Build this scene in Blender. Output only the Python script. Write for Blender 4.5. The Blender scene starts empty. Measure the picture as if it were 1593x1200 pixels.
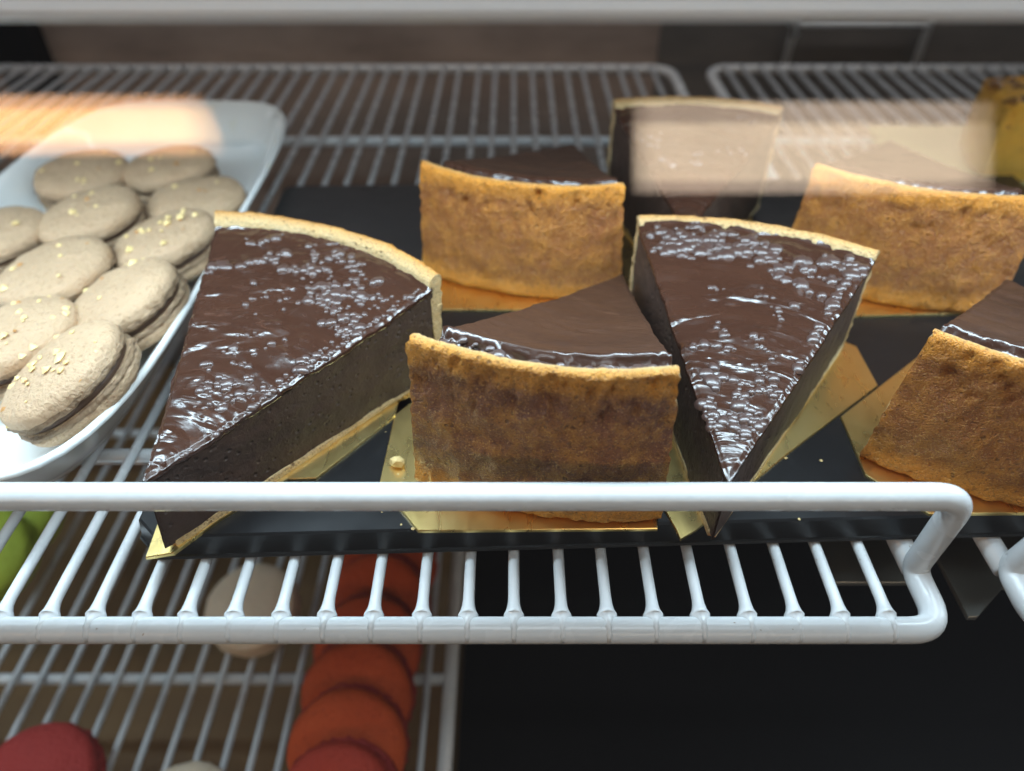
import bpy, math, random
import numpy as np
from mathutils import Vector, Matrix, noise
from mathutils.geometry import tessellate_polygon
random.seed(7)
scene = bpy.context.scene
col = scene.collection
R = math.radians
Vv = Vector

# ------------------------------------------------------------------ camera
cam_d = bpy.data.cameras.new('camera')
cam = bpy.data.objects.new('camera', cam_d)
col.objects.link(cam)
cam.location = (0.0, 0.0, 0.209)
cam.rotation_euler = (R(90 - 41.01), 0, 0)
cam_d.sensor_width = 36.0
cam_d.lens = 25.99
cam_d.clip_start = 0.005
cam_d.clip_end = 50
cam_d.dof.use_dof = True
cam_d.dof.focus_distance = 0.243
cam_d.dof.aperture_fstop = 5.8
scene.camera = cam

# ------------------------------------------------------------------ world and light
w = bpy.data.worlds.new('World')
scene.world = w
w.use_nodes = True
bg = w.node_tree.nodes['Background']
bg.inputs[0].default_value = (0.97, 0.97, 1.0, 1)
bg.inputs[1].default_value = 0.065

led_d = bpy.data.lights.new('led_strip_light', 'AREA')
led_d.shape = 'RECTANGLE'
led_d.size = 1.4
led_d.size_y = 0.018
led_d.energy = 3.9
led_d.color = (0.67, 0.86, 1.0)
led = bpy.data.objects.new('led_strip_light', led_d)
col.objects.link(led)
led.location = (0.02, 0.210, 0.1845)
led.rotation_euler = (R(4), 0, 0)

def area(name, loc, target, sx, sy, energy, color):
    d = bpy.data.lights.new(name, 'AREA')
    d.shape = 'RECTANGLE'
    d.size, d.size_y, d.energy, d.color = sx, sy, energy, color
    o = bpy.data.objects.new(name, d)
    col.objects.link(o)
    o.location = loc
    o.rotation_euler = (Vv(target) - Vv(loc)).to_track_quat('-Z', 'Y').to_euler()
    return o
# added unseen fills: one brightens bar and price rail, one the rear wires
area('overhead_fill_light', (0.0, -0.14, 1.15), (0.0, 0.12, 0.05), 0.8, 0.35, 6.5, (0.80, 0.91, 1.0))
area('rear_fill_light', (0.0, 0.63, 0.205), (0.0, 0.70, 0.0), 1.2, 0.012, 0.50, (0.95, 0.95, 1.0))

vs = scene.view_settings
vs.view_transform = 'Standard'
vs.look = 'None'
vs.exposure = 0.1
vs.gamma = 1.0
vs.use_curve_mapping = False

# ------------------------------------------------------------------ helpers
def tag(o, label=None, cat=None, group=None, kind=None):
    if label: o['label'] = label
    if cat: o['category'] = cat
    if group: o['group'] = group
    if kind: o['kind'] = kind
    return o

def empty(name, loc, label, cat, group=None):
    o = bpy.data.objects.new(name, None)
    o.empty_display_size = 0.01
    o.location = loc
    col.objects.link(o)
    return tag(o, label, cat, group)

def mesh(verts, faces, smooth=True, attrs=None, uv=None):
    me = bpy.data.meshes.new('m')
    me.from_pydata([tuple(v) for v in verts], [], faces)
    if smooth:
        me.polygons.foreach_set('use_smooth', [True] * len(me.polygons))
    if attrs:
        for k, vals in attrs.items():
            a = me.attributes.new(k, 'FLOAT', 'POINT')
            a.data.foreach_set('value', [float(x) for x in vals])
    if uv is not None:
        a = me.attributes.new('flow', 'FLOAT_VECTOR', 'POINT')
        a.data.foreach_set('vector', np.array(uv, dtype=np.float32).ravel())
    me.update()
    return me

def obj(name, me, mat, parent=None, loc=(0, 0, 0)):
    o = bpy.data.objects.new(name, me)
    if not me.materials:
        me.materials.append(mat)
    o.location = loc
    o.parent = parent
    col.objects.link(o)
    return o

def tube(path, rad, seg=12, caps=True):
    """tube along a polyline; rad is a number or one radius per point"""
    P = [Vv(p) for p in path]
    n = len(P)
    rr = rad if isinstance(rad, (list, tuple)) else [rad] * n
    t0 = (P[1] - P[0]).normalized()
    up = Vv((0, 0, 1)) if abs(t0.z) < 0.9 else Vv((1, 0, 0))
    nrm = (up - up.dot(t0) * t0).normalized()
    V, F = [], []
    for i in range(n):
        t = (P[min(i + 1, n - 1)] - P[max(i - 1, 0)]).normalized()
        nrm = (nrm - nrm.dot(t) * t).normalized()
        bn = t.cross(nrm)
        for k in range(seg):
            a = 2 * math.pi * k / seg
            V.append(P[i] + rr[i] * (math.cos(a) * nrm + math.sin(a) * bn))
    for i in range(n - 1):
        for k in range(seg):
            k2 = (k + 1) % seg
            F.append((i * seg + k, i * seg + k2, (i + 1) * seg + k2, (i + 1) * seg + k))
    if caps:
        F.append(tuple(range(seg))[::-1])
        F.append(tuple((n - 1) * seg + k for k in range(seg)))
    return V, F

def roundpath(pts, rads, n=8):
    """polyline with circular-ish fillets"""
    out = [Vv(pts[0])]
    for i in range(1, len(pts) - 1):
        p, a, b = Vv(pts[i]), Vv(pts[i - 1]), Vv(pts[i + 1])
        r = rads[i - 1]
        A = p + (a - p).normalized() * r
        B = p + (b - p).normalized() * r
        for k in range(n + 1):
            t = k / n
            out.append((1 - t) ** 2 * A + 2 * t * (1 - t) * p + t * t * B)
    out.append(Vv(pts[-1]))
    return out

def box(x0, x1, y0, y1, z0, z1):
    V = [(x, y, z) for z in (z0, z1) for y in (y0, y1) for x in (x0, x1)]
    F = [(0, 2, 3, 1), (4, 5, 7, 6), (0, 1, 5, 4), (2, 6, 7, 3), (0, 4, 6, 2), (1, 3, 7, 5)]
    return V, F

def prism(poly, z0, z1, bev=0.0003):
    """flat board with small bevelled top edge"""
    n = len(poly)
    c = Vv((sum(p[0] for p in poly) / n, sum(p[1] for p in poly) / n))
    def ins(d):
        return [Vv(p) - (Vv(p) - c).normalized() * d for p in poly]
    rings = [(poly, z0), (poly, z1 - bev), (ins(bev), z1)]
    V, F = [], []
    for pl, z in rings:
        V += [(p[0], p[1], z) for p in pl]
    for r in range(2):
        for k in range(n):
            k2 = (k + 1) % n
            F.append((r * n + k, r * n + k2, (r + 1) * n + k2, (r + 1) * n + k))
    F.append(tuple(range(n))[::-1])
    F.append(tuple(2 * n + k for k in range(n)))
    return V, F

def ns(x, y, z=0.0):
    return noise.noise(Vv((x, y, z)))

def fbm(x, y, z=0.0, o=4):
    return noise.fractal(Vv((x, y, z)), 0.9, 2.1, o)

def sstep(a, b, x):
    t = max(0.0, min(1.0, (x - a) / (b - a)))
    return t * t * (3 - 2 * t)

# ------------------------------------------------------------------ materials
class NT:
    def __init__(s, name):
        s.m = bpy.data.materials.new(name)
        s.m.use_nodes = True
        s.t = s.m.node_tree
        s.b = s.t.nodes['Principled BSDF']
        s.out = s.t.nodes['Material Output']
    def n(s, typ, ins=None, **kw):
        nd = s.t.nodes.new(typ)
        for k, v in kw.items():
            setattr(nd, k, v)
        for k, v in (ins or {}).items():
            s.set(nd.inputs[k], v)
        return nd
    def set(s, sock, v):
        if isinstance(v, bpy.types.NodeSocket):
            s.t.links.new(v, sock)
        elif isinstance(v, bpy.types.Node):
            s.t.links.new(v.outputs[0], sock)
        else:
            sock.default_value = v
    def p(s, **kw):
        for k, v in kw.items():
            s.set(s.b.inputs[k.replace('_', ' ')], v)
    def obj(s):
        return s.n('ShaderNodeTexCoord').outputs['Object']
    def attr(s, name, vec=False):
        a = s.n('ShaderNodeAttribute', attribute_name=name)
        return a.outputs['Vector'] if vec else a.outputs['Fac']
    def noise(s, scale, detail=4, rough=0.55, vec=None, dist=0.0):
        nd = s.n('ShaderNodeTexNoise', {'Scale': scale, 'Detail': detail, 'Roughness': rough, 'Distortion': dist})
        s.set(nd.inputs['Vector'], vec if vec is not None else s.obj())
        return nd.outputs['Fac']
    def ramp(s, fac, stops, interp='LINEAR'):
        nd = s.n('ShaderNodeValToRGB', {'Fac': fac})
        cr = nd.color_ramp
        cr.interpolation = interp
        while len(cr.elements) < len(stops):
            cr.elements.new(0.5)
        for e, (p, c) in zip(cr.elements, stops):
            e.position = p
            e.color = (c, c, c, 1) if isinstance(c, (int, float)) else (*c, 1)
        return nd.outputs['Color']
    def mix(s, fac, a, b, blend='MIX'):
        nd = s.n('ShaderNodeMix', data_type='RGBA', blend_type=blend)
        s.set(nd.inputs[0], fac)
        for sock, v in ((nd.inputs[6], a), (nd.inputs[7], b)):
            s.set(sock, (*v, 1) if isinstance(v, tuple) and len(v) == 3 else v)
        return nd.outputs[2]
    def math(s, op, a, b=0.0, clamp=False):
        nd = s.n('ShaderNodeMath', operation=op, use_clamp=clamp)
        s.set(nd.inputs[0], a); s.set(nd.inputs[1], b)
        return nd.outputs[0]
    def bump(s, h, dist, strength=1.0, normal=None):
        nd = s.n('ShaderNodeBump', {'Height': h, 'Distance': dist, 'Strength': strength})
        if normal is not None:
            s.set(nd.inputs['Normal'], normal)
        return nd.outputs['Normal']
    def mapping(s, vec, scale):
        return s.n('ShaderNodeMapping', {'Vector': vec, 'Scale': scale}).outputs[0]

def m_simple(name, c, rough=0.5, metal=0.0, **kw):
    m = NT(name)
    m.p(Base_Color=(*c, 1), Roughness=rough, Metallic=metal, **kw)
    return m.m

def m_enamel():
    m = NT('white_coated_wire')
    n1 = m.noise(60, 3)
    c = m.mix(n1, (0.60, 0.62, 0.63), (0.70, 0.71, 0.71))
    specks = m.ramp(m.noise(420, 2), [(0.0, 1.0), (0.24, 1.0), (0.27, 0.0), (1, 0.0)])
    c = m.mix(specks, c, (0.35, 0.30, 0.25))
    m.p(Base_Color=c, Roughness=m.math('ADD', m.math('MULTIPLY', n1, 0.2), 0.16))
    m.p(Normal=m.bump(m.noise(140, 2), 0.0006, 0.35))
    return m.m

def m_glaze(name, rough_lo, rough_hi, base, base2, bumpd):
    m = NT(name)
    fl = m.attr('flow', True)
    st = m.mapping(fl, (22, 75, 30))
    n1 = m.noise(1.0, 4, 0.55, st, 0.6)
    n2 = m.noise(3.4, 3, 0.55, st, 0.3)
    c = m.mix(n1, base, base2)
    c = m.mix(m.ramp(n2, [(0.0, 0.0), (0.62, 0.0), (0.78, 0.55), (1, 0.7)]), c, (base2[0] * 1.7, base2[1] * 1.8, base2[2] * 1.9))
    m.p(Base_Color=c, Roughness=m.math('ADD', m.math('MULTIPLY', n2, rough_hi - rough_lo), rough_lo))
    m.p(Specular_IOR_Level=0.75 if rough_lo < 0.2 else 0.3)
    # smooth pools between bands of fine blisters and creases
    big = m.noise(1.0, 2, 0.5, m.mapping(fl, (30, 48, 30)), 0.8)
    band = m.ramp(big, [(0.0, 0.0), (0.42, 0.05), (0.56, 1.0), (1, 1.0)])
    vor = m.n('ShaderNodeTexVoronoi', {'Vector': m.mapping(fl, (300, 400, 300)), 'Scale': 1.0}, feature='SMOOTH_F1')
    dots = m.ramp(vor.outputs['Distance'], [(0.0, 1.0), (0.5, 0.0), (1, 0.0)])
    crease = m.noise(1.0, 2, 0.4, m.mapping(fl, (42, 120, 40)), 1.0)
    h = m.math('ADD', m.math('MULTIPLY', m.math('ADD', m.math('MULTIPLY', dots, 0.22), m.math('MULTIPLY', crease, 1.5)), band), m.math('MULTIPLY', n1, 0.5))
    m.p(Normal=m.bump(h, bumpd, 0.8))
    return m.m

def m_filling():
    m = NT('chocolate_filling')
    n1 = m.noise(120, 5, 0.65)
    n2 = m.noise(35, 3)
    c = m.mix(n1, (0.028, 0.0135, 0.009), (0.085, 0.045, 0.030))
    c = m.mix(m.ramp(n2, [(0, 0.0), (0.5, 0.0), (0.7, 0.5), (1, 0.6)]), c, (0.07, 0.045, 0.03))
    vor = m.n('ShaderNodeTexVoronoi', {'Vector': m.obj(), 'Scale': 300.0})
    pits = m.ramp(vor.outputs['Distance'], [(0, 0.0), (0.28, 1.0), (1, 1.0)])
    h = m.math('ADD', m.math('MULTIPLY', pits, 0.5), n1)
    m.p(Base_Color=c, Roughness=0.62, Specular_IOR_Level=0.45, Normal=m.bump(h, 0.0017, 1.0))
    return m.m

def m_crust(name, brown, brown2, gold, dark):
    m = NT(name)
    g = m.attr('gold'); cr = m.attr('cream')
    o = m.obj()
    n1 = m.noise(38, 6, 0.66)
    n2 = m.noise(150, 6, 0.7)
    n3 = m.noise(620, 4, 0.65)
    n4 = m.noise(1500, 2, 0.6)
    c = m.mix(m.ramp(n1, [(0.35, 0.0), (0.68, 1.0)]), brown, brown2)
    c = m.mix(m.math('MULTIPLY', m.ramp(n2, [(0.46, 0.0), (0.72, 1.0)]), 0.45), c, gold)
    gg = m.math('ADD', g, m.math('ADD', m.math('MULTIPLY', m.math('SUBTRACT', n2, 0.5), 0.9), m.math('MULTIPLY', m.math('SUBTRACT', n3, 0.5), 0.5)), True)
    c = m.mix(m.ramp(gg, [(0.2, 0.0), (0.8, 1.0)]), c, m.mix(n2, gold, (gold[0] * 0.82, gold[1] * 0.62, gold[2] * 0.42)))
    c = m.mix(cr, c, m.mix(n2, (0.86, 0.70, 0.42), (0.70, 0.48, 0.20)))
    vor = m.n('ShaderNodeTexVoronoi', {'Vector': o, 'Scale': 330.0, 'Randomness': 1.0})
    pit = m.ramp(vor.outputs['Distance'], [(0.0, 1.0), (0.16, 0.8), (0.26, 0.0), (1, 0.0)])
    pit = m.math('MULTIPLY', pit, m.ramp(n2, [(0.48, 0.0), (0.6, 1.0)]))
    c = m.mix(m.math('MULTIPLY', pit, 0.75), c, dark)
    lt = m.ramp(n3, [(0, 0.0), (0.60, 0.0), (0.70, 1.0), (1, 1.0)])
    c = m.mix(m.math('MULTIPLY', lt, 0.40), c, (0.76, 0.40, 0.09))
    dk = m.ramp(n3, [(0, 1.0), (0.30, 1.0), (0.40, 0.0), (1, 0.0)])
    c = m.mix(m.math('MULTIPLY', dk, 0.45), c, dark)
    c = m.mix(m.math('MULTIPLY', m.ramp(n4, [(0, 0.0), (0.60, 0.0), (0.68, 1.0), (1, 1.0)]), 0.60), c, (0.84, 0.50, 0.16))
    c = m.mix(m.math('MULTIPLY', m.ramp(n4, [(0, 1.0), (0.34, 1.0), (0.42, 0.0), (1, 0.0)]), 0.65), c, dark)
    m.p(Base_Color=c)
    m.p(Roughness=m.ramp(n2, [(0.3, 0.30), (0.7, 0.58)]))
    h = m.math('ADD', m.math('ADD', m.math('MULTIPLY', n2, 1.2), m.math('MULTIPLY', n3, 0.55)), m.math('ADD', m.math('MULTIPLY', n4, 0.55), m.math('MULTIPLY', pit, -0.5)))
    m.p(Normal=m.bump(h, 0.0019, 1.0))
    return m.m

def m_gold():
    m = NT('gold_foil_board')
    n1 = m.noise(160, 4, 0.6, m.mapping(m.obj(), (1, 0.35, 1)), 1.0)
    c = m.mix(m.noise(40, 3), (0.86, 0.62, 0.20), (0.95, 0.74, 0.34))
    m.p(Base_Color=c, Metallic=1.0, Roughness=m.math('ADD', m.math('MULTIPLY', n1, 0.18), 0.20))
    m.p(Normal=m.bump(n1, 0.0002, 0.4))
    return m.m

def m_macaron(name, c1, c2, fleck):
    m = NT(name)
    n1 = m.noise(70, 4, 0.6)
    n2 = m.noise(520, 3, 0.6)
    c = m.mix(n1, c1, c2)
    c = m.mix(m.ramp(n2, [(0, 0.6), (0.34, 0.5), (0.42, 0.0), (1, 0.0)]), c, fleck)
    m.p(Base_Color=c, Roughness=0.62, Specular_IOR_Level=0.3)
    m.p(Subsurface_Weight=0.08, Subsurface_Radius=(0.004, 0.002, 0.001), Subsurface_Scale=0.5)
    m.p(Normal=m.bump(m.math('ADD', m.math('MULTIPLY', n1, 0.5), m.math('MULTIPLY', n2, 1.0)), 0.0012, 1.0))
    return m.m

def m_porcelain():
    m = NT('white_porcelain')
    n1 = m.noise(30, 3)
    stain = m.ramp(m.noise(55, 3), [(0, 0.0), (0.66, 0.0), (0.72, 0.35), (1, 0.4)])
    c = m.mix(stain, m.mix(n1, (0.80, 0.82, 0.80), (0.86, 0.87, 0.85)), (0.78, 0.74, 0.52))
    m.p(Base_Color=c, Roughness=0.14, Coat_Weight=0.3)
    return m.m

def m_black(name, base=(0.012, 0.012, 0.013), rough=0.28, scr=0.25):
    m = NT(name)
    m.p(Specular_IOR_Level=0.12 if rough > 0.35 else 0.45)
    n1 = m.noise(25, 4)
    n2 = m.noise(300, 3, 0.6, m.mapping(m.obj(), (1, 0.2, 1)))
    m.p(Base_Color=m.mix(m.ramp(n2, [(0, 0.0), (0.6, 0.0), (0.8, 0.4), (1, 0.5)]), base, (base[0] * 3, base[1] * 3, base[2] * 3)))
    m.p(Roughness=m.math('ADD', m.math('MULTIPLY', n1, scr), rough))
    m.p(Normal=m.bump(m.noise(40, 2), 0.002, 0.25))
    return m.m

def m_panel(name, a, b, rough):
    m = NT(name)
    n1 = m.ramp(m.noise(9, 4, 0.6, m.mapping(m.obj(), (1, 1, 2.2))), [(0.3, 0.0), (0.7, 1.0)])
    n2 = m.noise(40, 4, 0.6, m.mapping(m.obj(), (0.4, 1, 3)))
    m.p(Base_Color=m.mix(m.mix(0.4, n1, n2), a, b), Roughness=rough)
    return m.m

def m_glass():
    m = NT('display_case_glass')
    t = m.t
    geo = m.n('ShaderNodeNewGeometry')
    ior = m.math('SUBTRACT', 1.5, m.math('MULTIPLY', geo.outputs['Backfacing'], 1.5 - 1 / 1.5))
    fr = m.n('ShaderNodeFresnel', {'IOR': ior})
    tr = m.n('ShaderNodeBsdfTransparent')
    tr.inputs[0].default_value = (0.985, 0.99, 0.985, 1)
    gl = m.n('ShaderNodeBsdfGlossy', {'Roughness': 0.0})
    mx = m.n('ShaderNodeMixShader', {0: fr.outputs[0]})
    t.links.new(tr.outputs[0], mx.inputs[1])
    t.links.new(gl.outputs[0], mx.inputs[2])
    t.links.new(mx.outputs[0], m.out.inputs['Surface'])
    return m.m

def m_emit(name, c, st):
    m = NT(name)
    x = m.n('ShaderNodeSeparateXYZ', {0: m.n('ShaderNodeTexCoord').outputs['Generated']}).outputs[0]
    fall = m.ramp(x, [(0.0, 0.5), (0.06, 0.95), (0.55, 1.0), (0.88, 0.85), (1.0, 0.3)], 'EASE')  # emission faded at the ends to soften the mirrored patch's edges
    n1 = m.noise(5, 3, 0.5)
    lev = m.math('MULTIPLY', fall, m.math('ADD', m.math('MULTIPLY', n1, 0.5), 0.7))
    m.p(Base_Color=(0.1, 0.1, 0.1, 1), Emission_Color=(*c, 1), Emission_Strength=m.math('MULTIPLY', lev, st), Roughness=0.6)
    return m.m

M = dict(
    enamel=m_enamel(),
    glaze_gloss=m_glaze('glossy_chocolate_glaze', 0.12, 0.34, (0.034, 0.0125, 0.0075), (0.066, 0.026, 0.0145), 0.0014),
    glaze_dull=m_glaze('dull_chocolate_skin', 0.36, 0.62, (0.032, 0.0125, 0.0070), (0.080, 0.034, 0.017), 0.0009),
    bubble=m_simple('glaze_blister', (0.07, 0.034, 0.026), 0.40, Specular_IOR_Level=1.0, Coat_Weight=0.5, Coat_Roughness=0.2),
    filling=m_filling(),
    crust=m_crust('golden_baked_crust', (0.29, 0.088, 0.015), (0.42, 0.146, 0.024), (0.78, 0.335, 0.036), (0.10, 0.030, 0.007)),
    crust_dark=m_crust('dark_baked_crust', (0.185, 0.064, 0.028), (0.28, 0.096, 0.030), (0.80, 0.38, 0.045), (0.075, 0.026, 0.009)),
    gold=m_gold(),
    porcelain=m_porcelain(),
    beige=m_macaron('beige_macaron_shell', (0.47, 0.315, 0.190), (0.58, 0.405, 0.255), (0.29, 0.17, 0.085)),
    praline=m_simple('praline_filling', (0.07, 0.034, 0.017), 0.6),
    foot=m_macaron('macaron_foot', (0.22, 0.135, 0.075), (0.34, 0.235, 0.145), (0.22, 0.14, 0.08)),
    orange=m_macaron('orange_macaron_shell', (0.50, 0.062, 0.012), (0.60, 0.095, 0.018), (0.35, 0.05, 0.015)),
    red_orange=m_macaron('red_orange_macaron_shell', (0.40, 0.035, 0.022), (0.48, 0.055, 0.026), (0.3, 0.03, 0.02)),
    red=m_macaron('red_macaron_shell', (0.36, 0.030, 0.026), (0.44, 0.045, 0.036), (0.3, 0.02, 0.02)),
    green=m_macaron('green_macaron_shell', (0.30, 0.40, 0.03), (0.38, 0.46, 0.05), (0.2, 0.25, 0.02)),
    cream=m_macaron('cream_macaron_shell', (0.72, 0.58, 0.42), (0.78, 0.66, 0.5), (0.6, 0.45, 0.3)),
    nut=m_simple('chopped_hazelnut', (0.80, 0.60, 0.27), 0.45),
    nut_brown=m_simple('toasted_hazelnut', (0.50, 0.25, 0.08), 0.55),
    tray=m_black('black_tray_plastic', (0.008, 0.008, 0.009), 0.20, 0.22),
    black=m_black('black_steel', (0.003, 0.003, 0.004), 0.40, 0.2),
    steel=m_simple('dark_steel', (0.28, 0.27, 0.24), 0.38, 0.85),
    brown=m_panel('brown_back_panel', (0.17, 0.125, 0.10), (0.42, 0.32, 0.26), 0.3),
    dark=m_panel('dark_back_panel', (0.07, 0.062, 0.056), (0.18, 0.155, 0.135), 0.28),
    wood=m_panel('brown_wood_board', (0.11, 0.06, 0.02), (0.24, 0.14, 0.05), 0.5),
    strip=m_simple('white_price_rail', (0.84, 0.87, 0.90), 0.22),
    overhead_blocker=m_simple('overhead_blocker_white', (0.55, 0.53, 0.51), 0.5),
    alu=m_simple('anodised_aluminium', (0.5, 0.5, 0.5), 0.4, 1.0),
    glass=m_glass(),
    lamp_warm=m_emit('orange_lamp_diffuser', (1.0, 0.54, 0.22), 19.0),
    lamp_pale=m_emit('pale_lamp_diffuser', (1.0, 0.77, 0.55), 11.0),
    lamp_warm_dim=m_emit('orange_lamp_dimmed_band', (1.0, 0.52, 0.26), 10.0),  # dimmed emission for the doubled upper image and the faded lower edge
    lamp_pale_dim=m_emit('pale_lamp_dimmed_band', (1.0, 0.76, 0.58), 6.0),  # same painted dimming for the pale lamp
    custard=m_crust('yellow_quiche', (0.90, 0.38, 0.02), (0.95, 0.48, 0.03), (0.95, 0.58, 0.08), (0.22, 0.08, 0.02)),
    brownglaze=m_simple('browned_cheese', (0.24, 0.10, 0.025), 0.2),
    olive=m_simple('pale_olive_card', (0.42, 0.42, 0.22), 0.35),
)

# ------------------------------------------------------------------ the setting
V, F = box(-0.9, 0.9, -0.02, 0.80, -0.46, -0.42)
tag(obj('case_floor', mesh(V, F, False), M['black']), 'black steel floor of the display case', kind='structure')
V, F = box(-0.95, 0.1395, 0.745, 0.765, -0.42, 0.30)
tag(obj('back_wall', mesh(V, F, False), M['brown']), 'brown back panel of the display case', kind='structure')
V, F = box(0.140, 0.95, 0.745, 0.765, -0.42, 0.30)
tag(obj('back_wall', mesh(V, F, False), M['dark']), 'dark back panel of the display case', kind='structure')
V, F = box(-0.9, 0.9, 0.134, 0.744, 0.215, 0.225)  # unseen panel added so ambient light enters mainly from the front
tag(obj('overhead_blocker', mesh(V, F, False), M['overhead_blocker']), 'unseen white panel added over the compartment to keep out overhead light', kind='structure')
V, F = box(-0.020, 0.020, -0.012, 0.012, 0.0, 0.62)
tag(obj('door_post', mesh(V, F, False), M['black'], None, (-0.462, 0.732, -0.42)), 'dark upright post of the sliding door against the brown back panel', 'post')

# price rail with the LED channel behind it
rail = empty('price_rail', (0, 0.14, 0.1741), 'white glossy price rail along the front edge of the shelf above', 'price rail')
V, F = box(-0.75, 0.75, -0.0015, 0.0015, 0.0, 0.044)
obj('face', mesh(V, F, False), M['strip'], rail)
V, F = tube([(-0.75, 0.0, 0.0), (0.75, 0.0, 0.0)], 0.0021, 10)
obj('lower_lip', mesh(V, F), M['strip'], rail)
led_h = empty('led_light', (0.02, 0.210, 0.19), 'cool white strip light in an aluminium channel under the shelf above', 'light')
V, F = box(-0.7, 0.7, 0.0195, 0.0205, -0.0178, 0.026)
obj('shade_fin', mesh(V, F, False), M['alu'], led_h)
V, F = box(-0.7, 0.7, -0.014, 0.0195, -0.0020, 0.0255)
obj('channel', mesh(V, F, False), M['alu'], led_h)

# ------------------------------------------------------------------ wire shelves
def wire_mesh(y0, y1, hook):
    r = 0.0019
    pts = [(0, y1, -0.002)]
    rad = [r]
    if hook:
        pts += [(0, y0 + 0.0105, -0.002), (0, y0 + 0.0088, -0.0021), (0, y0 + 0.0072, -0.0023), (0, y0 + 0.0058, -0.0026), (0, y0 + 0.0044, -0.0032),
                (0, y0 + 0.0030, -0.0030), (0, y0 + 0.0012, -0.0018), (0, y0 - 0.0010, -0.0017), (0, y0 - 0.0030, -0.0030), (0, y0 - 0.0040, -0.0050)]
        rad += [r, r * 1.03, r * 1.12, r * 1.32, r * 1.75, r * 1.6, r * 0.85, r * 0.75, r * 0.62, r * 0.35]
    else:
        pts += [(0, y0, -0.002)]
        rad += [r]
    return mesh(*tube(pts, rad, 12))

YB = 0.1268      # front bar
YR = 0.1495      # foot of the riser
YT = 0.1420      # rail
def shelf(x0, x1, wires, z, label, right_end, left_end, y1=0.664, rails=True, bars=(0.205, 0.516)):
    e = empty('wire_shelf', (0.5 * (x0 + x1), YB, z), label, 'shelf', 'white wire shelves of the case')
    ox = 0.5 * (x0 + x1)
    def L(pts):
        return [(p[0] - ox, p[1] - YB, p[2]) for p in pts]
    rb = 0.0042
    zb = -0.0048
    zr = 0.0424
    if rails:
        # one bent rod: front bar, corner, riser, rail
        xe, xo, xt = (x1 - 0.0005, x0, x1 - 0.0048) if right_end else (x0 + 0.0005, x1, x0 + 0.0030)
        xb = x1 if right_end else x0
        foot_ = Vv((xe, YR, zb + 0.001)); head = Vv((xt, YT, zr))
        m1 = foot_.lerp(head, 0.36)
        low = roundpath([(xo, YB, zb), (xb, YB, zb), foot_, m1], [0.0105, 0.006])
        top = roundpath([m1, head, (xo, YT, zr)], [0.0095])
        obj('front_bar', mesh(*tube(L(low), rb, 24, False)), M['enamel'], e)
        obj('guard_rail', mesh(*tube(L(top), rb, 24, False)), M['enamel'], e)
    else:
        obj('front_bar', mesh(*tube(L([(x0, YB, zb), (x1, YB, zb)]), rb, 14)), M['enamel'], e)
    # side and rear rod
    ys = YR if rails else YB
    if right_end:
        back = roundpath([(x1, ys, zb), (x1, y1, zb), (x0, y1, zb)], [0.022])
    else:
        back = roundpath([(x0, ys, zb), (x0, y1, zb), (x1, y1, zb)], [0.022])
    obj('rear_frame', mesh(*tube(L(back), 0.0040, 12)), M['enamel'], e)
    for yb in bars:
        obj('cross_bar', mesh(*tube(L([(x0, yb, -0.0072), (x1, yb, -0.0072)]), 0.0034, 10)), M['enamel'], e)
    wm = wire_mesh(0.0, y1 - YB, True)
    for k, x in enumerate(wires):
        jit = random.Random(int(x * 1e4) + int(z * 100))
        wo = obj('wire', wm, M['enamel'], e, (x - ox + jit.uniform(-0.0004, 0.0004), 0, jit.uniform(-0.0002, 0.0002)))
        wo.rotation_euler = (0, 0, jit.uniform(-0.0022, 0.0022))
    return e

shelf(-0.48, 0.1375, [0.0008 + 0.015 * k for k in range(-31, 9)], 0.0, 'long white wire shelf carrying the plate and the tart slices, with a raised guard rail', True, False)
shelf(0.1690, 0.50, [0.1835 + 0.015 * k for k in range(0, 21)], 0.0, 'neighbouring white wire shelf beyond the gap, under the yellow quiche slice', False, True)
shelf(-0.60, -0.036, [-0.049 - 0.015 * k for k in range(0, 36)], -0.20, 'lower white wire shelf holding the coloured macarons', True, False, rails=False, bars=(0.215, 0.42))

rk = empty('mirrored_shelf_frame', (0.32, 0.728, -0.03), 'grey wire frame standing in for a shelf reflection on the dark back panel', 'rack')  # frame modelled in place of the shelf's reflection in the back panel
for p, q, nm in (((-0.062, 0, 0.0), (-0.055, 0, 0.17), 'upright'), ((0.062, 0, 0.0), (0.062, 0, 0.17), 'upright'), ((-0.058, 0, 0.045), (0.062, 0, 0.045), 'crosswire'),
                 ((-0.057, 0, 0.085), (0.062, 0, 0.085), 'crosswire'), ((-0.125, -0.006, 0.17), (-0.060, -0.006, 0.035), 'brace')):
    obj(nm, mesh(*tube([p, q], 0.0035, 10)), M['enamel'], rk)

# brackets below the gap between the shelves
def plate_obj(name, poly, z0, z1, mat, label, cat, group=None):
    cx_, cy_ = sum(p[0] for p in poly) / len(poly), sum(p[1] for p in poly) / len(poly)
    V, F = prism([(p[0] - cx_, p[1] - cy_) for p in poly], 0, z1 - z0)
    o = obj(name, mesh(V, F, False), mat, None, (cx_, cy_, z0))
    return tag(o, label, cat, group)
plate_obj('shelf_bracket', [(0.118, 0.161), (0.151, 0.161), (0.151, 0.40), (0.118, 0.40)], -0.0310, -0.0290, M['steel'],
          'dark steel bracket plate below the end of the long wire shelf', 'bracket')
plate_obj('shelf_bracket', [(0.1647, 0.1465), (0.168, 0.1465), (0.1835, 0.1590), (0.26, 0.1590), (0.26, 0.1612), (0.26, 0.40), (0.1655, 0.40)], -0.0310, -0.0290, M['steel'],
          'dark steel bracket plate below the neighbouring wire shelf', 'bracket')

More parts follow.
